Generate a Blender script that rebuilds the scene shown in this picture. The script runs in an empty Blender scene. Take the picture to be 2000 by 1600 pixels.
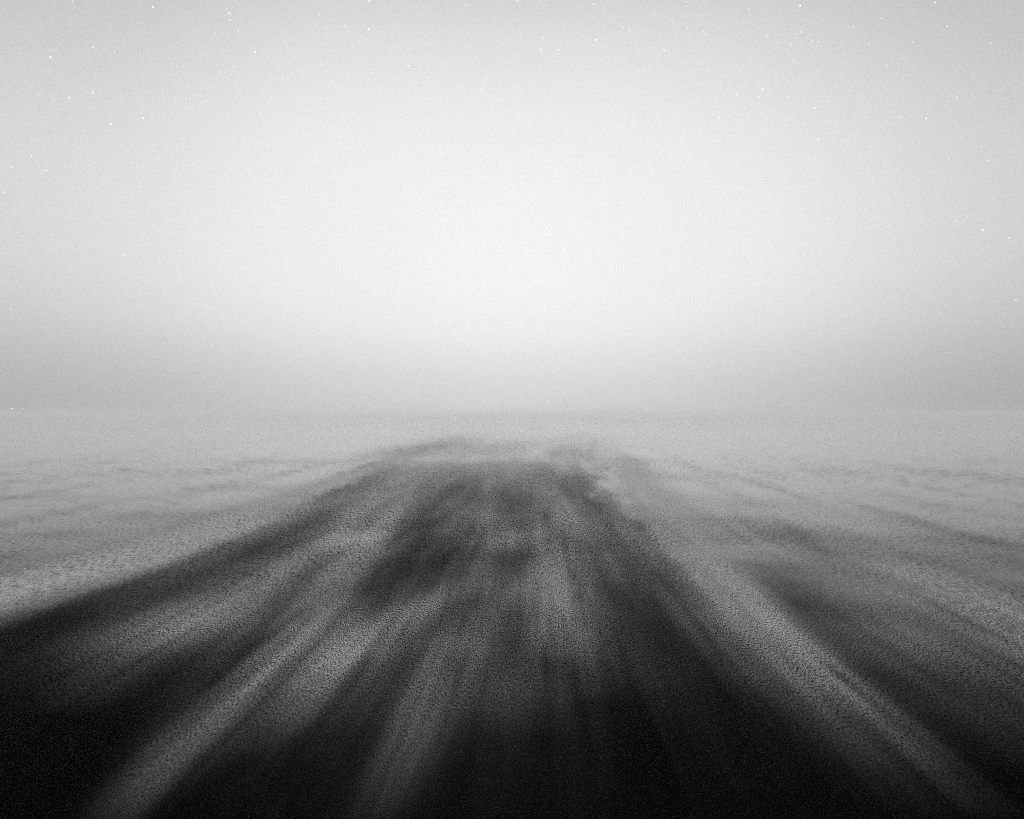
import bpy, math, random
import numpy as np

sc = bpy.context.scene
COL = sc.collection

# ------------------------------------------------------------------ camera
CAM_H = 10.0                       # eye height above the sea, metres
F = 1333.0                         # focal length in photo pixels (2000 wide)
cam_data = bpy.data.cameras.new('camera')
cam = bpy.data.objects.new('camera', cam_data)
COL.objects.link(cam)
cam_data.sensor_fit = 'HORIZONTAL'
cam_data.sensor_width = 36.0
cam_data.lens = 36.0 * F / 2000.0
cam_data.clip_start = 0.1
cam_data.clip_end = 30000.0
cam.location = (0, 0, CAM_H)
YAW = math.atan(50 / F)            # wake runs slightly right of the lens axis
PITCH = math.atan(8 / F)
cam.rotation_euler = (math.radians(90) + PITCH, 0, YAW)
sc.camera = cam

sc.render.engine = 'CYCLES'
sc.cycles.use_denoising = False     # keeps the sensor-like grain of a high-ISO night frame
sc.cycles.use_adaptive_sampling = False
sc.cycles.filter_width = 1.0
sc.cycles.max_bounces = 6
sc.cycles.volume_bounces = 3
sc.cycles.transparent_max_bounces = 8
sc.view_settings.view_transform = 'Standard'
sc.view_settings.look = 'None'
sc.view_settings.gamma = 1.0
sc.view_settings.exposure = 0.0

# ------------------------------------------------------------------ sky
world = bpy.data.worlds.new('World')
sc.world = world
world.use_nodes = True
nt = world.node_tree
nt.nodes.clear()
SUN_EL, SUN_AZ = math.radians(15), math.radians(-2)


def N(tree, kind, **kw):
    n = tree.nodes.new(kind)
    for k, v in kw.items():
        setattr(n, k, v)
    return n


def mathn(tree, op, a, b=None, c=None, clamp=False):
    n = N(tree, 'ShaderNodeMath', operation=op, use_clamp=clamp)
    for i, v in enumerate((a, b, c)):
        if v is None:
            continue
        if isinstance(v, (int, float)):
            n.inputs[i].default_value = v
        else:
            tree.links.new(v, n.inputs[i])
    return n.outputs[0]


def ramp(tree, fac, pts, interp='B_SPLINE'):
    n = N(tree, 'ShaderNodeValToRGB')
    cr = n.color_ramp
    cr.interpolation = interp
    while len(cr.elements) < len(pts):
        cr.elements.new(0.5)
    for e, (p, v) in zip(cr.elements, pts):
        e.position = p
        e.color = (v, v, v, 1)
    tree.links.new(fac, n.inputs[0])
    return n.outputs[0]


tc = N(nt, 'ShaderNodeTexCoord')
sep = N(nt, 'ShaderNodeSeparateXYZ')
nt.links.new(tc.outputs['Generated'], sep.inputs[0])
az = mathn(nt, 'ARCTAN2', sep.outputs[0], sep.outputs[1])
az01 = mathn(nt, 'MULTIPLY_ADD', az, 1 / (2 * math.pi), 0.5)
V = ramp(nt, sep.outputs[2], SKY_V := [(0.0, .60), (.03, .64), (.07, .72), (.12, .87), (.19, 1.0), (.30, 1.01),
                                       (.40, .92), (.52, .72), (.60, .40), (.70, .14), (1.0, .08)])  # sky above the view darkened on purpose, keeps the near water black
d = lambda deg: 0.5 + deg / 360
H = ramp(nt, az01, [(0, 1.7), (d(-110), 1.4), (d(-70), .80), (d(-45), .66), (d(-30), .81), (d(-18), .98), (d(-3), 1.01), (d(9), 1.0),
                    (d(20), .88), (d(30), .73), (d(42), .60), (d(70), .62), (d(110), 1.4), (1, 1.7)])  # unseen sky behind the camera raised as added fill light for the foam
grain = N(nt, 'ShaderNodeTexNoise')
grain.inputs['Scale'].default_value = 620
grain.inputs['Detail'].default_value = 1.0
nt.links.new(tc.outputs['Generated'], grain.inputs['Vector'])
bank = N(nt, 'ShaderNodeTexNoise')          # faint uneven banks in the mist overhead
bank.inputs['Scale'].default_value = 2.2
bank.inputs['Detail'].default_value = 4.0
nt.links.new(tc.outputs['Generated'], bank.inputs['Vector'])
g = mathn(nt, 'MULTIPLY_ADD', grain.outputs['Fac'], 0.32, 0.81)
g = mathn(nt, 'MULTIPLY_ADD', bank.outputs['Fac'], 0.06, g)
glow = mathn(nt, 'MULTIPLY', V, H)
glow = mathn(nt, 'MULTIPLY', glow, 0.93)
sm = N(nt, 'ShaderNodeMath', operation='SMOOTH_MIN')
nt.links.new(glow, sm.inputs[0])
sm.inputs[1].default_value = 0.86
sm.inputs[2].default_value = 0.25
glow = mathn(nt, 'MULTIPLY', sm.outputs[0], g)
sky = N(nt, 'ShaderNodeTexSky', sky_type='NISHITA', sun_disc=False)
sky.sun_elevation = SUN_EL
sky.sun_rotation = SUN_AZ
bw = N(nt, 'ShaderNodeRGBToBW')
nt.links.new(sky.outputs[0], bw.inputs[0])
dim = mathn(nt, 'MULTIPLY', bw.outputs[0], 0.002)
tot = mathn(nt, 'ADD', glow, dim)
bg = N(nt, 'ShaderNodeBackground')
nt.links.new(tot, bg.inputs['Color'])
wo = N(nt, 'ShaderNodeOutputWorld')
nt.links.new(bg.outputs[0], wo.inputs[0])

# the veiled light behind the mist: soft, low, straight down the wake
sl = bpy.data.lights.new('veiled_moon', 'SUN')
sl.energy = 0.6
sl.angle = math.radians(150)
so = bpy.data.objects.new('veiled_moon', sl)
COL.objects.link(so)
so.rotation_euler = (math.radians(90) - SUN_EL, 0, math.pi - SUN_AZ)

# ------------------------------------------------------------------ sea surface
# polar sheet round the ship: rows of equal steps in 1/distance near, stretching far out
rng = np.random.default_rng(7)
inv = np.linspace(1 / 5.0, 1 / 900.0, 430)
rad = np.concatenate([[0.3, 1.5, 3.0, 4.0], 1 / inv, [1000, 1200, 1500, 2000, 2800, 4000, 6000]])
front = np.radians(np.linspace(-58, 58, 760))
back = np.radians(np.linspace(58, 302, 90)[1:-1])
ang = np.concatenate([front, back])
nr, na = len(rad), len(ang)
R, A = np.meshgrid(rad, ang, indexing='ij')
X, Y = R * np.sin(A), R * np.cos(A)


def swell(x, y):
    z = np.zeros_like(x)
    for k in range(14):
        lam = rng.uniform(4, 26)
        th = rng.uniform(-0.9, 0.9)
        ph = rng.uniform(0, 6.28)
        z += 0.0014 * lam * np.sin(2 * math.pi / lam * (x * math.sin(th) + y * math.cos(th)) + ph)
    return z


Z = swell(X, Y) * np.clip(1.4 - R / 120, 0, 1)


# --- foam cover: streaks (x, y, half width left, half width right, cover) in metres on the sea,
# and wider patches (x, y, half width, half length, cover)
STREAKS = [
    [(-28.14, 28.85, 3.68, 1.95, 0.680), (-28.61, 36.32, 4.36, 2.45, 1.028), (-28.12, 41.66, 4.69, 2.50, 1.108), (-27.08, 48.12, 4.69, 2.35, 1.028), (-26.67, 59.24, 4.89, 2.22, 0.915), (-28.66, 84.90, 3.82, 1.91, 0.680), (-29.91, 113.93, 2.56, 1.71, 0.535), (-31.76, 156.82, 1.65, 1.18, 0.302)],
    [(-15.52, 21.78, 1.47, 1.47, 0.000), (-16.91, 27.66, 2.28, 2.28, 0.067), (-16.49, 34.90, 3.27, 2.75, 0.282), (-16.19, 42.72, 3.04, 2.24, 0.364), (-16.27, 52.90, 2.38, 1.79, 0.410), (-18.13, 73.24, 2.75, 2.20, 0.364), (-19.69, 104.96, 3.15, 2.36, 0.282), (-18.56, 137.42, 2.06, 2.06, 0.211)],
    [(-10.22, 16.02, 0.69, 0.62, 0.018), (-10.35, 16.83, 0.80, 0.73, 0.052), (-10.40, 19.26, 1.00, 1.00, 0.139), (-10.58, 23.51, 1.52, 1.32, 0.249), (-10.39, 28.85, 2.36, 2.12, 0.333), (-11.26, 34.90, 2.11, 1.81, 0.264), (-11.99, 42.05, 1.45, 1.31, 0.233), (-13.43, 55.08, 1.90, 1.24, 0.333), (-14.97, 79.82, 2.07, 2.07, 0.151)],
    [(-23.34, 32.75, 2.70, 2.70, 0.000), (-22.73, 37.87, 3.12, 2.56, 0.077), (-22.56, 44.88, 3.03, 2.36, 0.179), (-23.55, 55.08, 2.89, 2.48, 0.245), (-25.00, 69.43, 3.12, 2.60, 0.282), (-23.57, 84.90, 3.18, 2.55, 0.282), (-25.89, 119.02, 3.57, 2.68, 0.211)],
    [(-8.38, 19.26, 1.00, 1.00, 0.000), (-8.28, 22.52, 1.36, 1.17, 0.068), (-8.51, 27.66, 1.67, 1.43, 0.096), (-8.93, 34.01, 1.47, 1.17, 0.068)],
    [(-6.78, 17.73, 1.07, 1.07, 0.000), (-7.01, 20.76, 1.25, 1.25, 0.012), (-7.40, 25.29, 1.31, 1.31, 0.068), (-7.41, 30.86, 1.60, 1.33, 0.204), (-6.02, 34.90, 1.66, 1.35, 0.190), (-4.39, 38.98, 1.51, 1.51, 0.086), (-2.98, 44.14, 1.14, 1.14, 0.052)],
    [(-4.21, 16.02, 0.55, 0.69, 0.012), (-3.95, 17.27, 0.67, 0.82, 0.052), (-3.89, 20.76, 0.75, 1.07, 0.139), (-3.78, 26.55, 1.03, 1.37, 0.190), (-3.16, 32.35, 1.40, 1.67, 0.177), (-1.17, 38.98, 1.85, 1.51, 0.177), (1.08, 48.12, 1.66, 1.25, 0.151)],
    [(1.42, 23.72, 1.84, 1.84, 0.000), (1.45, 27.66, 1.91, 2.03, 0.086), (1.37, 33.16, 2.00, 2.00, 0.281), (1.40, 41.40, 2.14, 1.96, 0.298), (1.34, 50.88, 2.19, 1.76, 0.233), (1.30, 69.43, 2.40, 2.40, 0.204), (0.82, 109.26, 2.83, 2.83, 0.151)],
    [(11.24, 15.29, 1.49, 0.46, 0.000), (11.38, 17.05, 1.66, 0.51, 0.000), (11.42, 19.26, 1.95, 0.52, 0.038), (11.47, 22.33, 2.26, 0.57, 0.138), (11.45, 26.55, 2.59, 0.60, 0.308), (11.44, 33.16, 2.74, 0.75, 0.477), (11.80, 41.40, 2.48, 1.24, 0.477), (12.40, 55.08, 2.48, 2.07, 0.477), (13.77, 79.82, 2.63, 2.99, 0.454), (15.42, 124.58, 2.34, 3.74, 0.388)],
    [(22.03, 25.54, 3.07, 3.07, 0.282), (23.06, 32.35, 3.16, 3.16, 0.458), (23.34, 38.41, 3.46, 2.88, 0.563), (23.90, 49.01, 3.68, 2.21, 0.509)],
    [(15.17, 19.26, 2.89, 1.45, 0.000), (15.68, 24.59, 2.95, 2.21, 0.040), (16.82, 31.59, 2.84, 2.37, 0.150), (18.27, 42.72, 2.88, 1.92, 0.211)],
]
GAPS = [
    [(-24.89, 28.85, 2.60, 2.60, 0.900), (-24.32, 32.75, 3.19, 2.70, 0.900), (-22.93, 36.82, 3.04, 2.49, 0.900), (-22.45, 45.34, 3.06, 2.72, 0.800), (-23.71, 55.54, 2.92, 2.50, 0.750), (-25.84, 72.05, 3.24, 2.70, 0.750), (-23.50, 84.90, 3.18, 2.55, 0.750), (-25.36, 119.02, 2.68, 2.68, 0.750), (-27.17, 144.89, 2.17, 2.17, 0.500)],
    [(-7.61, 31.59, 1.18, 1.18, 0.500), (-9.49, 42.72, 1.92, 1.92, 0.500), (-8.62, 54.19, 1.83, 1.83, 0.500), (-8.33, 69.43, 1.98, 1.98, 0.650), (-9.18, 90.68, 2.38, 2.38, 0.700), (-11.21, 124.58, 2.34, 2.34, 0.500)],
    [(5.43, 30.16, 1.36, 1.36, 0.500), (5.75, 41.40, 1.86, 1.86, 0.700), (5.99, 55.08, 1.65, 1.65, 0.500), (5.49, 73.24, 2.20, 2.20, 0.600), (4.51, 109.26, 2.46, 2.46, 0.600), (5.15, 137.42, 4.12, 4.12, 0.600)],
    [(-10.71, 19.84, 0.74, 0.74, 0.500), (-12.07, 25.54, 0.77, 0.77, 0.800), (-13.19, 31.97, 0.84, 0.84, 0.800), (-13.73, 37.34, 0.84, 0.84, 0.700), (-14.24, 44.14, 0.73, 0.73, 0.500)],
    [(-3.85, 30.16, 1.13, 1.13, 0.400), (-2.36, 40.27, 1.06, 1.06, 0.700), (-1.42, 47.27, 1.42, 1.42, 0.500)],
    [(-6.52, 17.73, 0.80, 0.80, 0.900), (-6.76, 22.52, 0.84, 0.84, 0.600), (-7.11, 27.09, 0.61, 0.61, 0.400)],
]
PATCHES = [
    (-14.57, 53.97, 2.02, 3.07, 0.320),
    (-2.07, 55.08, 2.27, 4.12, 0.256),
    (-3.22, 65.99, 2.97, 9.33, 0.160),
    (-6.25, 69.43, 2.08, 9.20, 0.048),
    (-51.04, 138.85, 20.83, 5.80, 0.160),
    (-13.85, 205.08, 10.77, 46.32, 0.352),
    (-18.12, 166.62, 6.25, 10.45, 0.192),
    (-0.75, 25.06, 1.50, 2.86, 0.048),
    (-17.06, 31.59, 3.08, 3.80, 0.160),
    (4.95, 65.99, 2.97, 8.29, 0.128),
    (5.51, 104.96, 5.51, 31.30, -0.080),
    (-12.35, 82.28, 3.09, 28.07, -0.048),
    (-5.32, 47.27, 4.26, 3.71, -0.032),
    (7.14, 41.40, 2.17, 5.22, -0.032),
]
ROUGH = [
    (-35.29, 65.34, 8.33, 4.51, 0.220),
    (-40.08, 55.08, 4.96, 3.20, 0.160),
    (-36.05, 90.68, 10.88, 5.57, 0.200),
    (-64.10, 113.93, 17.09, 6.84, 0.150),
    (-57.49, 79.82, 7.19, 3.83, 0.120),
    (-95.88, 137.42, 15.46, 5.68, 0.100),
    (-32.89, 175.39, 11.84, 38.64, 0.420),
    (-31.03, 229.83, 12.07, 49.68, 0.400),
    (10.14, 180.14, 10.14, 58.75, 0.360),
    (19.15, 283.62, 14.89, 92.71, 0.280),
    (-33.33, 317.38, 16.67, 62.73, 0.280),
    (19.40, 57.46, 7.33, 7.04, 0.070),
    (22.03, 75.31, 8.47, 8.62, 0.060),
    (21.52, 44.14, 5.30, 4.43, 0.180),
    (14.91, 38.98, 4.09, 5.82, 0.080),
    (33.06, 55.08, 6.61, 5.52, 0.120),
    (22.95, 109.26, 8.20, 9.02, 0.160),
    (21.74, 144.89, 8.70, 11.09, 0.140),
]
WAKE = [(493.7, -33.3, 25.9, 0.00), (317.4, -40.5, 28.6, 0.10), (215.0, -46.8, 24.2, 0.12), (156.8, -41.2, 15.3, 0.15), (148.1, -38.9, 14.4, 0.25), (130.7, -34.3, 12.7, 0.60), (105.0, -28.3, 8.7, 0.85), (87.7, -28.3, 8.9, 0.95), (69.4, -26.6, 9.1, 1.00), (55.1, -24.8, 9.1, 1.00), (42.7, -24.4, 9.3, 1.00), (32.8, -25.8, 9.6, 1.00), (22.5, -27.2, 9.3, 1.00), (16.8, -28.2, 9.5, 1.00), (11.2, -28.1, 10.5, 1.00), ]


def vnoise(x, y, seed):
    """smooth value noise on the sea plane"""
    r = np.random.default_rng(seed)
    T = r.random((256, 256))
    xi, yi = np.floor(x).astype(int), np.floor(y).astype(int)
    fx, fy = x - xi, y - yi
    fx, fy = fx * fx * (3 - 2 * fx), fy * fy * (3 - 2 * fy)
    a, b = T[xi % 256, yi % 256], T[(xi + 1) % 256, yi % 256]
    c, e = T[xi % 256, (yi + 1) % 256], T[(xi + 1) % 256, (yi + 1) % 256]
    return (a * (1 - fx) + b * fx) * (1 - fy) + (c * (1 - fx) + e * fx) * fy


def fbm(x, y, seed, n=4):
    s, amp, t = 0, 1.0, 0
    for k in range(n):
        s = s + amp * vnoise(x * 2 ** k, y * 2 ** k, seed + k)
        t += amp
        amp *= 0.6
    return s / t


def streak(p, wx, u):
    p = sorted(p, key=lambda q: 1 / q[1])
    us = np.array([1 / q[1] for q in p])
    xs, wl, wr, vs = (np.array([q[i] for q in p]) for i in (0, 2, 3, 4))
    # between two points a streak runs straight on the sea
    s = np.interp(u, us, xs * us) / u
    l = np.interp(u, us, wl * us) / u
    r = np.interp(u, us, wr * us) / u
    v = np.interp(u, us, vs)
    e0 = (us[1] - us[0]) * 0.7
    e1 = (us[-1] - us[-2]) * 0.7
    v = v * np.clip((u - us[0]) / e0 + 0.7, 0, 1) * np.clip((us[-1] - u) / e1 + 0.7, 0, 1)
    dx = wx - s
    q = np.where(dx < 0, dx / l, dx / r)
    return v * np.exp(-np.abs(q) ** 2.0)


def gaps(x, y):
    # dark lanes of clean black water between the foam streaks
    u = 1 / np.where(y > 1, y, 1e9)
    wx = x + (fbm(x / 2.2, y / 10, 5) - 0.5) * 0.9 * np.clip(y / 30, 0.4, 3)
    g = np.zeros_like(x)
    for p in GAPS:
        g = 1 - (1 - g) * (1 - streak(p, wx, u))
    return 0.62 * g * np.clip(0.55 + 0.8 * fbm(x / 1.2, y / 10, 15), 0, 1)


def cover(x, y):
    # the streaks wander a little sideways and are torn along their length
    wx = x + (fbm(x / 2.2, y / 14, 3) - 0.5) * 0.9 * np.clip(y / 30, 0.4, 3)
    den = np.zeros_like(x)
    yy = np.where(y > 1, y, 1e9)
    u = 1 / yy
    for p in STREAKS:
        den = den + streak(p, wx, u)
    for (a, b, sx, sy, v) in PATCHES:
        den = den + v * np.exp(-((wx - a) / sx) ** 2 - ((y - b) / sy) ** 2)
    # thin film of old bubbles over the whole wake
    film = np.interp(u, [0, 1 / 300, 1 / 120, 1 / 60, 1 / 28, 1 / 21, 1 / 15], [0, .05, .22, .18, .075, .018, 0])
    side = np.clip((x + 5 + 0.25 * y) / (0.1 * y + 1), 0, 1) * np.clip((13 - x) / 5, 0, 1) * (1 - 0.7 * np.clip((x - 0.5) / 2, 0, 1) * np.clip((42 - y) / 12, 0, 1))
    film = film * side * np.clip(0.45 + 2.4 * (fbm(x / 3.2, y / 24.0, 77) - 0.36), 0, 2)
    den = (den + film) * (1 - gaps(x, y))
    m_ = np.clip((y - 25) / 40, 0, 1)           # old foam is torn more coarsely
    tear = (1 - m_) * fbm(x / 0.5, y / 13.0, 11) + m_ * fbm(x / 1.7, y / 26.0, 13) - 0.5
    tear2 = (1 - m_) * fbm(x / 1.5, y / 10.0, 23) + m_ * fbm(x / 4.0, y / 30.0, 27) - 0.5
    tear3 = fbm(x / 2.0, y / 3.0, 31) - 0.5
    den = den * np.clip(1 + 1.7 * tear + 1.2 * tear2 + 0.6 * tear3, 0.05, 3)
    return np.clip(den, 0, 1)


def churn(x, y):
    # rough, beaten water inside the wake: (y, left x, right x, strength)
    u = 1 / np.where(y > 1, y, 1e9)
    w = sorted(WAKE, key=lambda q: 1 / q[0])
    us = np.array([1 / q[0] for q in w])
    wob = (fbm(x / 3, y / 12, 41) - 0.5) * 3 * np.clip(y / 30, 0.5, 4)
    l = np.interp(u, us, [q[1] / q[0] for q in w]) / u
    r = np.interp(u, us, [q[2] / q[0] for q in w]) / u
    v = np.interp(u * (1 + 0.30 * (fbm(x / 9, y / 60, 47) - 0.5)), us, [q[3] for q in w])
    soft = 0.06 * y + 2.0
    a = np.clip((x + wob - l) / soft + 0.5, 0, 1) * np.clip((r - x - wob) / soft + 0.5, 0, 1)
    a = a * a * (3 - 2 * a)
    k = 0.80 + np.clip(1.4 - y / 40, 0, 0.5) + 0.55 * (fbm(x / 2.2, y / 30, 51) - 0.5) + 0.5 * (fbm(x / 6, y / 50, 61) - 0.5)
    c = np.zeros_like(x)
    for (px_, py_, sx, sy, w_) in ROUGH:
        c = c + w_ * np.exp(-((x - px_) / sx) ** 2 - ((y - py_) / sy) ** 2)
    c = c * (0.6 + 0.8 * fbm(x / 6, y / 30, 71))
    # long faint wind lanes either side of the wake
    lane = np.clip(fbm(x / 3.5 + 40, y / 30, 101) - 0.44, 0, 1) * np.interp(u, [0, 1 / 260, 1 / 120, 1 / 30, 1 / 20], [0, .25, .9, .9, 0])
    c = c + 0.9 * lane
    # the water all round the ship is stirred up, calmer with distance
    near = np.interp(u, [0, 1 / 140, 1 / 60, 1 / 35, 1 / 26, 1 / 19, 1], [0, 0, .10, .30, .55, .95, 1.1])
    near = near * (0.8 + 0.4 * fbm((x + 0.25 * y) / 3.5, y / 22, 91))
    c = 1 - (1 - np.minimum(c, 1)) * (1 - np.minimum(near, 1))
    return np.clip(np.maximum(np.maximum(a * v * np.minimum(k, 1.05), c), 1.05 * gaps(x, y)), 0, 1.05)


T = churn(X, Y)
D = cover(X, Y)
D = np.where((Y > 3) & (np.abs(np.arctan2(X, Y)) < math.radians(57.5)), D, 0)


def sheet(name, keep=None, lift=0.0, closed=True):
    verts = np.stack([X, Y, Z + lift], -1).reshape(-1, 3)
    ii, jj = np.meshgrid(np.arange(nr - 1), np.arange(na if closed else na - 1), indexing='ij')
    j2 = (jj + 1) % na
    faces = np.stack([ii * na + jj, ii * na + j2, (ii + 1) * na + j2, (ii + 1) * na + jj], -1).reshape(-1, 4)[:, ::-1]
    dens = D.reshape(-1)
    if keep is not None:
        faces = faces[dens[faces].max(1) > keep]
        used, inv_ = np.unique(faces, return_inverse=True)
        faces = inv_.reshape(-1, 4)
        verts = verts[used]
        dens = dens[used]
    me = bpy.data.meshes.new(name)
    me.vertices.add(len(verts))
    me.vertices.foreach_set('co', verts.astype(np.float32).ravel())
    me.loops.add(faces.size)
    me.loops.foreach_set('vertex_index', faces.astype(np.int32).ravel())
    me.polygons.add(len(faces))
    me.polygons.foreach_set('loop_start', np.arange(0, faces.size, 4, dtype=np.int32))
    me.update(calc_edges=True)
    me.polygons.foreach_set('use_smooth', np.ones(len(faces), bool))
    at = me.attributes.new('cover', 'FLOAT', 'POINT')
    at.data.foreach_set('value', dens.astype(np.float32))
    if keep is None:
        at = me.attributes.new('churn', 'FLOAT', 'POINT')
        at.data.foreach_set('value', T.astype(np.float32).ravel())
    ob = bpy.data.objects.new(name, me)
    COL.objects.link(ob)
    return ob


# the innermost hole under the ship is closed with a fan
water = sheet('water')
import bmesh
bm = bmesh.new()
bm.from_mesh(water.data)
bm.verts.ensure_lookup_table()
bm.faces.new([bm.verts[j] for j in range(na - 1, -1, -1)])
bm.normal_update()
bm.to_mesh(water.data)
bm.free()
water['kind'] = 'structure'
water['label'] = 'black night sea with soft swell running back to the misty horizon'


def new_mat(name):
    m = bpy.data.materials.new(name)
    m.use_nodes = True
    m.node_tree.nodes.clear()
    return m, m.node_tree


def texture_grain(t):
    """small-scale grain of bubbles and ripples on the sea, -1..1 or so; fine and round in the young
    wake at the stern, coarser and drawn out along the wake where the water is older"""
    c = N(t, 'ShaderNodeTexCoord')
    ln = N(t, 'ShaderNodeVectorMath', operation='LENGTH')
    t.links.new(c.outputs['Object'], ln.inputs[0])
    lg = mathn(t, 'LOGARITHM', ln.outputs['Value'], 2.0)
    total = None
    for r0, fx, fy in ((17, 42, 25), (34, 21, 6.0), (68, 11, 1.6), (136, 5.6, .42), (272, 2.8, .11), (544, 1.4, .03)):
        mp_ = N(t, 'ShaderNodeMapping')
        mp_.inputs['Scale'].default_value = (fx, fy, 0)
        t.links.new(c.outputs['Object'], mp_.inputs['Vector'])
        n_ = N(t, 'ShaderNodeTexNoise')
        n_.inputs['Scale'].default_value = 1.0
        n_.inputs['Detail'].default_value = 2.0
        n_.inputs['Roughness'].default_value = 0.7
        t.links.new(mp_.outputs[0], n_.inputs['Vector'])
        w_ = mathn(t, 'ABSOLUTE', mathn(t, 'SUBTRACT', lg, math.log2(r0)))
        w_ = mathn(t, 'SUBTRACT', 1.0, w_, clamp=True)
        v_ = mathn(t, 'MULTIPLY', mathn(t, 'SUBTRACT', n_.outputs['Fac'], 0.5), w_)
        total = v_ if total is None else mathn(t, 'ADD', total, v_)
    return mathn(t, 'MULTIPLY', total, 5.0)


# water: near-black body, blurred sheen, fine ripples
m, t = new_mat('sea_water')
tb = N(t, 'ShaderNodeAttribute', attribute_name='churn')
p = N(t, 'ShaderNodeBsdfPrincipled')
p.inputs['Base Color'].default_value = (.001, .001, .001, 1)
gw = texture_grain(t)
io = mathn(t, 'MULTIPLY', mathn(t, 'EXPONENT', mathn(t, 'MULTIPLY', tb.outputs['Fac'], -4.0)), 0.30)
io = mathn(t, 'MULTIPLY', io, mathn(t, 'MAXIMUM', mathn(t, 'MULTIPLY_ADD', gw, 1.3, 1.0), 0.05))
t.links.new(mathn(t, 'ADD', io, 1.0), p.inputs['IOR'])
tcw = N(t, 'ShaderNodeTexCoord')
mp = N(t, 'ShaderNodeMapping')
mp.inputs['Scale'].default_value = (1, 0.35, 1)
t.links.new(tcw.outputs['Object'], mp.inputs['Vector'])
n1 = N(t, 'ShaderNodeTexNoise')
n1.inputs['Scale'].default_value = 0.9
n1.inputs['Detail'].default_value = 12
n1.inputs['Roughness'].default_value = 0.62
t.links.new(mp.outputs[0], n1.inputs['Vector'])
bp = N(t, 'ShaderNodeBump')
t.links.new(mathn(t, 'MULTIPLY_ADD', tb.outputs['Fac'], 0.3, 0.02), bp.inputs['Strength'])
bp.inputs['Distance'].default_value = 0.15
t.links.new(n1.outputs['Fac'], bp.inputs['Height'])
t.links.new(bp.outputs[0], p.inputs['Normal'])
t.links.new(mathn(t, 'MULTIPLY_ADD', tb.outputs['Fac'], 0.14, 0.04), p.inputs['Roughness'])
# scattered single bubbles on the dark water
kb = mathn(t, 'MULTIPLY', mathn(t, 'MAXIMUM', mathn(t, 'SUBTRACT', gw, 0.38), 0.0), 0.028)
db = N(t, 'ShaderNodeBsdfDiffuse')
db.inputs['Color'].default_value = (.9, .9, .9, 1)
mb = N(t, 'ShaderNodeMixShader')
t.links.new(kb, mb.inputs[0])
t.links.new(p.outputs[0], mb.inputs[1])
t.links.new(db.outputs[0], mb.inputs[2])
o = N(t, 'ShaderNodeOutputMaterial')
t.links.new(mb.outputs[0], o.inputs['Surface'])
water.data.materials.append(m)

# foam: pale bubbles with gaps between them down to the smallest scale
foam = sheet('wake_foam', keep=0.0012, lift=0.008)
foam['kind'] = 'stuff'
foam['label'] = 'pale torn foam streaks of the wake running back to the horizon'
m, t = new_mat('foam')
df = N(t, 'ShaderNodeBsdfDiffuse')
df.inputs['Color'].default_value = (.9, .9, .9, 1)
tr = N(t, 'ShaderNodeBsdfTransparent')
mix = N(t, 'ShaderNodeMixShader')
at = N(t, 'ShaderNodeAttribute', attribute_name='cover')
k = mathn(t, 'MAXIMUM', mathn(t, 'MULTIPLY_ADD', texture_grain(t), 2.8, 1.0), 0.0)
cv = mathn(t, 'MULTIPLY', at.outputs['Fac'], k, clamp=True)
t.links.new(cv, mix.inputs[0])
t.links.new(tr.outputs[0], mix.inputs[1])
t.links.new(df.outputs[0], mix.inputs[2])
o = N(t, 'ShaderNodeOutputMaterial')
t.links.new(mix.outputs[0], o.inputs['Surface'])
foam.data.materials.append(m)

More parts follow.
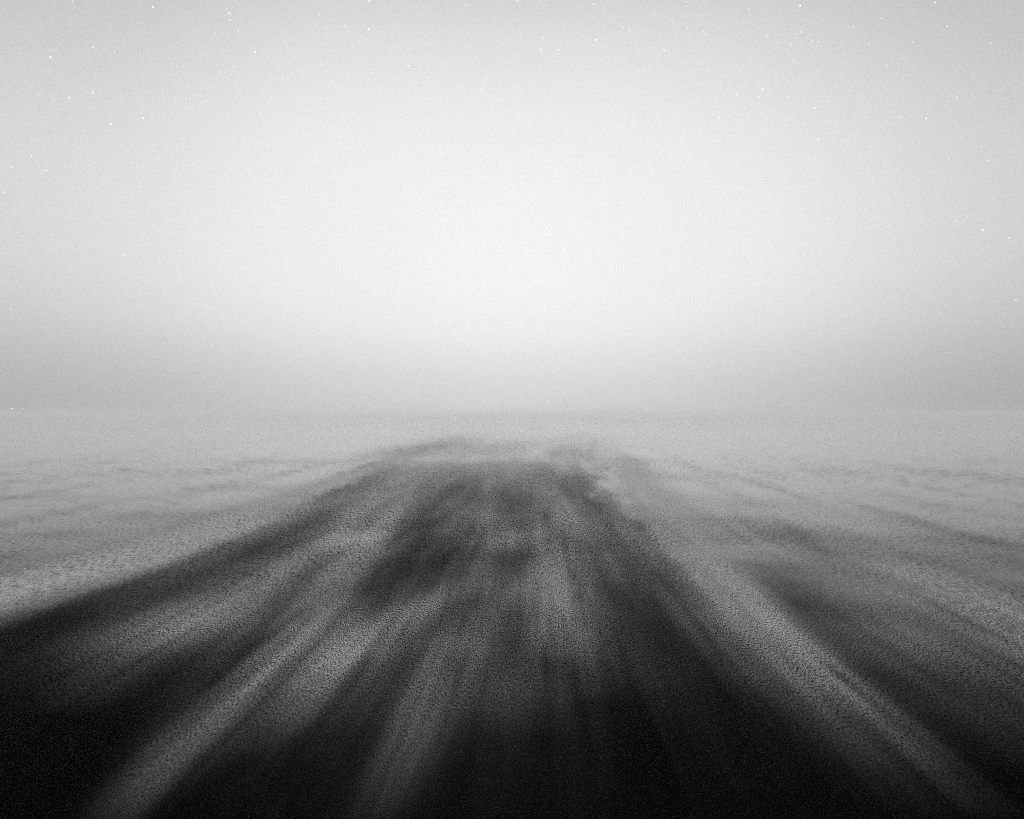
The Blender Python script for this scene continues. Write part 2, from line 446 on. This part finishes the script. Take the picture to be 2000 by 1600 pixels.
# ------------------------------------------------------------------ stars
STARS = [
    (-0.60722, 0.75347, 0.25213, 2, 'leftmost pale white star lower in the sky, at the far left'),
    (-0.57111, 0.77078, 0.28236, 2, 'second pale white star from the left lower in the sky, at the far left'),
    (-0.51666, 0.83291, 0.19831, 2, 'rightmost pale white star lower in the sky, at the far left'),
    (-0.61705, 0.77742, 0.12194, 1, 'leftmost faint white star lower in the sky, at the far left'),
    (-0.52253, 0.82840, 0.20177, 1, 'second faint white star from the left lower in the sky, at the far left'),
    (-0.50570, 0.82936, 0.23757, 1, 'third faint white star from the left lower in the sky, at the far left'),
    (-0.49148, 0.82436, 0.28085, 1, 'fourth faint white star from the left lower in the sky, at the far left'),
    (-0.47083, 0.84764, 0.24460, 1, 'rightmost faint white star lower in the sky, at the far left'),
    (-0.59716, 0.75174, 0.27980, 2, 'leftmost pale white star midway up in the sky, at the far left'),
    (-0.57981, 0.75936, 0.29529, 2, 'second pale white star from the left midway up in the sky, at the far left'),
    (-0.56145, 0.74552, 0.35913, 2, 'rightmost pale white star midway up in the sky, at the far left'),
    (-0.62096, 0.78384, 0.00600, 3, 'only bright white star just above the horizon, at the far left'),
    (-0.61244, 0.79052, 0.00600, 1, 'only faint white star just above the horizon, at the far left'),
    (-0.54312, 0.73949, 0.39770, 3, 'only bright white star high in the sky, at the far left'),
    (-0.53745, 0.76135, 0.36262, 3, 'leftmost bright white star midway up in the sky, at the far left'),
    (-0.51591, 0.77131, 0.37271, 3, 'second bright white star from the left midway up in the sky, at the far left'),
    (-0.50653, 0.79045, 0.34441, 3, 'third bright white star from the left midway up in the sky, at the far left'),
    (-0.47585, 0.80398, 0.35662, 3, 'rightmost bright white star midway up in the sky, at the far left'),
    (-0.51145, 0.72995, 0.45343, 1, 'only faint white star along the top edge, at the far left'),
    (-0.50527, 0.75543, 0.41716, 2, 'only pale white star high in the sky, at the far left'),
    (-0.48771, 0.76688, 0.41717, 1, 'leftmost faint white star high in the sky, at the far left'),
    (-0.46467, 0.78400, 0.41163, 1, 'rightmost faint white star high in the sky, at the far left'),
    (-0.44187, 0.76575, 0.46732, 3, 'only bright white star along the top edge, at the far left'),
    (-0.44759, 0.81511, 0.36779, 1, 'leftmost faint white star midway up in the sky, left of centre'),
    (-0.44061, 0.81161, 0.38360, 1, 'second faint white star from the left midway up in the sky, left of centre'),
    (-0.42899, 0.81653, 0.38634, 1, 'third faint white star from the left midway up in the sky, left of centre'),
    (-0.43032, 0.82084, 0.37555, 1, 'fourth faint white star from the left midway up in the sky, left of centre'),
    (-0.41332, 0.82537, 0.38462, 1, 'fifth faint white star from the left midway up in the sky, left of centre'),
    (-0.41835, 0.84117, 0.34267, 1, 'sixth faint white star from the left midway up in the sky, left of centre'),
    (-0.33799, 0.85147, 0.40096, 1, 'seventh faint white star from the left midway up in the sky, left of centre'),
    (-0.29799, 0.87330, 0.38543, 1, 'eighth faint white star from the left midway up in the sky, left of centre'),
    (-0.28087, 0.87342, 0.39780, 1, 'ninth faint white star from the left midway up in the sky, left of centre'),
    (-0.23446, 0.89540, 0.37853, 1, 'rightmost faint white star midway up in the sky, left of centre'),
    (-0.45570, 0.83868, 0.29825, 2, 'only pale white star lower in the sky, left of centre'),
    (-0.42592, 0.81837, 0.38582, 2, 'leftmost pale white star midway up in the sky, left of centre'),
    (-0.41451, 0.82187, 0.39077, 2, 'rightmost pale white star midway up in the sky, left of centre'),
    (-0.42551, 0.87544, 0.22922, 1, 'leftmost faint white star lower in the sky, left of centre'),
    (-0.37354, 0.87248, 0.31503, 1, 'second faint white star from the left lower in the sky, left of centre'),
    (-0.35153, 0.89053, 0.28878, 1, 'third faint white star from the left lower in the sky, left of centre'),
    (-0.26841, 0.92701, 0.26193, 1, 'rightmost faint white star lower in the sky, left of centre'),
    (-0.38635, 0.80161, 0.45623, 1, 'leftmost faint white star high in the sky, left of centre'),
    (-0.31434, 0.84968, 0.42336, 1, 'second faint white star from the left high in the sky, left of centre'),
    (-0.22087, 0.86431, 0.45187, 1, 'third faint white star from the left high in the sky, left of centre'),
    (-0.21462, 0.87191, 0.44012, 1, 'rightmost faint white star high in the sky, left of centre'),
    (-0.36914, 0.79496, 0.48143, 1, 'leftmost faint white star along the top edge, left of centre'),
    (-0.26845, 0.82863, 0.49124, 1, 'second faint white star from the left along the top edge, left of centre'),
    (-0.26277, 0.83693, 0.48010, 1, 'rightmost faint white star along the top edge, left of centre'),
    (-0.36727, 0.79799, 0.47783, 3, 'leftmost bright white star along the top edge, left of centre'),
    (-0.23967, 0.84119, 0.48472, 3, 'second bright white star from the left along the top edge, left of centre'),
    (-0.21226, 0.84912, 0.48367, 3, 'third bright white star from the left along the top edge, left of centre'),
    (-0.20791, 0.83421, 0.51076, 3, 'rightmost bright white star along the top edge, left of centre'),
    (-0.36815, 0.80138, 0.47144, 2, 'only pale white star along the top edge, left of centre'),
    (-0.36186, 0.80933, 0.46264, 2, 'leftmost pale white star high in the sky, left of centre'),
    (-0.32204, 0.84757, 0.42179, 2, 'second pale white star from the left high in the sky, left of centre'),
    (-0.29816, 0.84997, 0.43434, 2, 'third pale white star from the left high in the sky, left of centre'),
    (-0.26447, 0.86496, 0.42649, 2, 'fourth pale white star from the left high in the sky, left of centre'),
    (-0.22532, 0.85295, 0.47086, 2, 'fifth pale white star from the left high in the sky, left of centre'),
    (-0.22511, 0.87000, 0.43866, 2, 'rightmost pale white star high in the sky, left of centre'),
    (-0.34741, 0.82530, 0.44519, 3, 'only bright white star high in the sky, left of centre'),
    (-0.31354, 0.94323, 0.10961, 2, 'only pale white star just above the horizon, left of centre'),
    (-0.18616, 0.85877, 0.47735, 1, 'leftmost faint white star high in the sky, at the centre'),
    (-0.17524, 0.85808, 0.48269, 1, 'second faint white star from the left high in the sky, at the centre'),
    (-0.07744, 0.88558, 0.45798, 1, 'third faint white star from the left high in the sky, at the centre'),
    (-0.04541, 0.87724, 0.47790, 1, 'fourth faint white star from the left high in the sky, at the centre'),
    (-0.02077, 0.87259, 0.48801, 1, 'rightmost faint white star high in the sky, at the centre'),
    (-0.16753, 0.87669, 0.45095, 3, 'leftmost bright white star high in the sky, at the centre'),
    (0.00408, 0.88206, 0.47112, 3, 'second bright white star from the left high in the sky, at the centre'),
    (0.02678, 0.88184, 0.47078, 3, 'third bright white star from the left high in the sky, at the centre'),
    (0.07492, 0.87477, 0.47871, 3, 'rightmost bright white star high in the sky, at the centre'),
    (-0.14995, 0.84701, 0.50999, 1, 'leftmost faint white star along the top edge, at the centre'),
    (0.08157, 0.85545, 0.51142, 1, 'rightmost faint white star along the top edge, at the centre'),
    (-0.14640, 0.90678, 0.39538, 1, 'leftmost faint white star midway up in the sky, at the centre'),
    (-0.13641, 0.89644, 0.42165, 1, 'second faint white star from the left midway up in the sky, at the centre'),
    (-0.06600, 0.93280, 0.35431, 1, 'third faint white star from the left midway up in the sky, at the centre'),
    (-0.03264, 0.93588, 0.35080, 1, 'rightmost faint white star midway up in the sky, at the centre'),
    (-0.13426, 0.97351, 0.18507, 1, 'leftmost faint white star lower in the sky, at the centre'),
    (-0.12862, 0.94295, 0.30710, 1, 'second faint white star from the left lower in the sky, at the centre'),
    (-0.07622, 0.95928, 0.27198, 1, 'third faint white star from the left lower in the sky, at the centre'),
    (-0.00190, 0.95203, 0.30599, 1, 'fourth faint white star from the left lower in the sky, at the centre'),
    (0.08708, 0.95201, 0.29342, 1, 'rightmost faint white star lower in the sky, at the centre'),
    (-0.08975, 0.85284, 0.51439, 2, 'leftmost pale white star along the top edge, at the centre'),
    (0.06948, 0.85532, 0.51342, 2, 'second pale white star from the left along the top edge, at the centre'),
    (0.10869, 0.86546, 0.48905, 2, 'third pale white star from the left along the top edge, at the centre'),
    (0.11672, 0.86649, 0.48536, 2, 'rightmost pale white star along the top edge, at the centre'),
    (-0.07583, 0.89994, 0.42937, 3, 'only bright white star midway up in the sky, at the centre'),
    (-0.06541, 0.89414, 0.44299, 2, 'leftmost pale white star high in the sky, at the centre'),
    (0.00705, 0.87594, 0.48236, 2, 'rightmost pale white star high in the sky, at the centre'),
    (-0.02506, 0.85427, 0.51922, 3, 'only bright white star along the top edge, at the centre'),
    (-0.00202, 0.90664, 0.42191, 2, 'leftmost pale white star midway up in the sky, at the centre'),
    (0.09906, 0.90832, 0.40637, 2, 'rightmost pale white star midway up in the sky, at the centre'),
    (0.15594, 0.98777, 0.00600, 3, 'only bright white star just above the horizon, right of centre'),
    (0.14693, 0.88317, 0.44545, 1, 'leftmost faint white star high in the sky, right of centre'),
    (0.14896, 0.87201, 0.46628, 1, 'second faint white star from the left high in the sky, right of centre'),
    (0.17404, 0.86281, 0.47462, 1, 'third faint white star from the left high in the sky, right of centre'),
    (0.20511, 0.85537, 0.47567, 1, 'fourth faint white star from the left high in the sky, right of centre'),
    (0.25366, 0.84816, 0.46507, 1, 'fifth faint white star from the left high in the sky, right of centre'),
    (0.28000, 0.84219, 0.46077, 1, 'sixth faint white star from the left high in the sky, right of centre'),
    (0.31299, 0.84585, 0.43194, 1, 'seventh faint white star from the left high in the sky, right of centre'),
    (0.31181, 0.83266, 0.45765, 1, 'eighth faint white star from the left high in the sky, right of centre'),
    (0.33619, 0.82937, 0.44624, 1, 'rightmost faint white star high in the sky, right of centre'),
    (0.14480, 0.85517, 0.49771, 1, 'leftmost faint white star along the top edge, right of centre'),
    (0.19574, 0.84816, 0.49226, 1, 'second faint white star from the left along the top edge, right of centre'),
    (0.20941, 0.84584, 0.49060, 1, 'third faint white star from the left along the top edge, right of centre'),
    (0.30691, 0.82221, 0.47934, 1, 'rightmost faint white star along the top edge, right of centre'),
    (0.16113, 0.87175, 0.46270, 3, 'only bright white star high in the sky, right of centre'),
    (0.20031, 0.97572, 0.08860, 2, 'only pale white star just above the horizon, right of centre'),
    (0.18212, 0.84302, 0.50612, 2, 'leftmost pale white star along the top edge, right of centre'),
    (0.18671, 0.85631, 0.48152, 2, 'second pale white star from the left along the top edge, right of centre'),
    (0.25605, 0.83372, 0.48923, 2, 'rightmost pale white star along the top edge, right of centre'),
    (0.20921, 0.85588, 0.47296, 2, 'leftmost pale white star high in the sky, right of centre'),
    (0.21506, 0.87369, 0.43637, 2, 'second pale white star from the left high in the sky, right of centre'),
    (0.30790, 0.83893, 0.44877, 2, 'third pale white star from the left high in the sky, right of centre'),
    (0.31702, 0.83011, 0.45871, 2, 'fourth pale white star from the left high in the sky, right of centre'),
    (0.32985, 0.83100, 0.44791, 2, 'rightmost pale white star high in the sky, right of centre'),
    (0.23487, 0.89283, 0.38430, 3, 'leftmost bright white star midway up in the sky, right of centre'),
    (0.25329, 0.87764, 0.40694, 3, 'second bright white star from the left midway up in the sky, right of centre'),
    (0.27966, 0.87268, 0.40028, 3, 'third bright white star from the left midway up in the sky, right of centre'),
    (0.28280, 0.86780, 0.40859, 3, 'fourth bright white star from the left midway up in the sky, right of centre'),
    (0.34378, 0.85890, 0.37960, 3, 'fifth bright white star from the left midway up in the sky, right of centre'),
    (0.35269, 0.86980, 0.34504, 3, 'rightmost bright white star midway up in the sky, right of centre'),
    (0.25747, 0.90979, 0.32557, 1, 'leftmost faint white star midway up in the sky, right of centre'),
    (0.29040, 0.89667, 0.33415, 1, 'second faint white star from the left midway up in the sky, right of centre'),
    (0.33206, 0.87384, 0.35515, 1, 'third faint white star from the left midway up in the sky, right of centre'),
    (0.34836, 0.85450, 0.38532, 1, 'fourth faint white star from the left midway up in the sky, right of centre'),
    (0.36296, 0.85830, 0.36275, 1, 'rightmost faint white star midway up in the sky, right of centre'),
    (0.25968, 0.88574, 0.38474, 2, 'leftmost pale white star midway up in the sky, right of centre'),
    (0.27256, 0.88097, 0.38680, 2, 'second pale white star from the left midway up in the sky, right of centre'),
    (0.29963, 0.87425, 0.38199, 2, 'third pale white star from the left midway up in the sky, right of centre'),
    (0.31338, 0.86332, 0.39557, 2, 'fourth pale white star from the left midway up in the sky, right of centre'),
    (0.33373, 0.86940, 0.36437, 2, 'fifth pale white star from the left midway up in the sky, right of centre'),
    (0.35610, 0.85166, 0.38455, 2, 'rightmost pale white star midway up in the sky, right of centre'),
    (0.27690, 0.93759, 0.21037, 1, 'leftmost faint white star lower in the sky, right of centre'),
    (0.27742, 0.90857, 0.31232, 1, 'second faint white star from the left lower in the sky, right of centre'),
    (0.28460, 0.93114, 0.22797, 1, 'third faint white star from the left lower in the sky, right of centre'),
    (0.30031, 0.91104, 0.28254, 1, 'fourth faint white star from the left lower in the sky, right of centre'),
    (0.37351, 0.90684, 0.19529, 1, 'rightmost faint white star lower in the sky, right of centre'),
    (0.31109, 0.81821, 0.48349, 3, 'only bright white star along the top edge, right of centre'),
    (0.35070, 0.92476, 0.14775, 2, 'only pale white star lower in the sky, right of centre'),
    (0.37835, 0.83895, 0.39117, 1, 'leftmost faint white star midway up in the sky, at the far right'),
    (0.40001, 0.84076, 0.36485, 1, 'second faint white star from the left midway up in the sky, at the far right'),
    (0.43317, 0.82891, 0.35393, 1, 'third faint white star from the left midway up in the sky, at the far right'),
    (0.48460, 0.82150, 0.30051, 1, 'fourth faint white star from the left midway up in the sky, at the far right'),
    (0.51801, 0.80431, 0.29113, 1, 'rightmost faint white star midway up in the sky, at the far right'),
    (0.40436, 0.89198, 0.20216, 1, 'leftmost faint white star lower in the sky, at the far right'),
    (0.40136, 0.87658, 0.26554, 1, 'second faint white star from the left lower in the sky, at the far right'),
    (0.40373, 0.87941, 0.25227, 1, 'third faint white star from the left lower in the sky, at the far right'),
    (0.50957, 0.82800, 0.23398, 1, 'rightmost faint white star lower in the sky, at the far right'),
    (0.36979, 0.81124, 0.45292, 1, 'leftmost faint white star along the top edge, at the far right'),
    (0.39531, 0.79787, 0.45512, 1, 'rightmost faint white star along the top edge, at the far right'),
    (0.38930, 0.81341, 0.43222, 1, 'leftmost faint white star high in the sky, at the far right'),
    (0.41037, 0.81529, 0.40852, 1, 'second faint white star from the left high in the sky, at the far right'),
    (0.42984, 0.79620, 0.42579, 1, 'third faint white star from the left high in the sky, at the far right'),
    (0.49740, 0.76612, 0.40700, 1, 'rightmost faint white star high in the sky, at the far right'),
    (0.45701, 0.81880, 0.34744, 3, 'only bright white star midway up in the sky, at the far right'),
    (0.44133, 0.77243, 0.45671, 2, 'leftmost pale white star along the top edge, at the far right'),
    (0.45694, 0.77732, 0.43240, 2, 'rightmost pale white star along the top edge, at the far right'),
    (0.50023, 0.83462, 0.23062, 2, 'leftmost pale white star lower in the sky, at the far right'),
    (0.54692, 0.81197, 0.20394, 2, 'second pale white star from the left lower in the sky, at the far right'),
    (0.55871, 0.81865, 0.13288, 2, 'rightmost pale white star lower in the sky, at the far right'),
    (0.48033, 0.79885, 0.36210, 2, 'only pale white star midway up in the sky, at the far right'),
    (0.52446, 0.82347, 0.21643, 3, 'only bright white star lower in the sky, at the far right'),
]
star_mats = {}
for mag, power in ((3, 1.12), (2, 1.0), (1, 0.95)):
    m, t = new_mat('starlight')
    em = N(t, 'ShaderNodeEmission')
    em.inputs['Strength'].default_value = power
    o = N(t, 'ShaderNodeOutputMaterial')
    t.links.new(em.outputs[0], o.inputs['Surface'])
    bm = bmesh.new()
    bmesh.ops.create_icosphere(bm, subdivisions=2, radius={3: 10.0, 2: 8.0, 1: 7.0}[mag])
    me = bpy.data.meshes.new('star')
    bm.to_mesh(me)
    bm.free()
    me.materials.append(m)
    star_mats[mag] = me
for (x, y, z, mag, lab) in STARS:
    s = bpy.data.objects.new('star', star_mats[mag])
    COL.objects.link(s)
    s.location = (x * 9500, y * 9500, CAM_H + z * 9500)
    s['label'] = lab
    s['category'] = 'star'
    s['group'] = 'stars showing through the bright mist'


# ------------------------------------------------------------------ haze
me = bpy.data.meshes.new('haze')
bx = 6400.0
zs = (-1.6, 13.0)
vs = [(sx * bx, sy * bx, z) for z in zs for sx, sy in ((-1, -1), (1, -1), (1, 1), (-1, 1))]
me.from_pydata(vs, [], [(3, 2, 1, 0), (4, 5, 6, 7), (0, 1, 5, 4), (1, 2, 6, 5), (2, 3, 7, 6), (3, 0, 4, 7)])
haze = bpy.data.objects.new('haze', me)
COL.objects.link(haze)
haze['kind'] = 'stuff'
haze['label'] = 'thin pale sea mist lying over the whole water'
m, t = new_mat('sea_mist')
pv = N(t, 'ShaderNodeVolumePrincipled')
pv.inputs['Color'].default_value = (1, 1, 1, 1)
pv.inputs['Density'].default_value = 0.0015
pv.inputs['Anisotropy'].default_value = 0.85
o = N(t, 'ShaderNodeOutputMaterial')
t.links.new(pv.outputs[0], o.inputs['Volume'])
haze.data.materials.append(m)
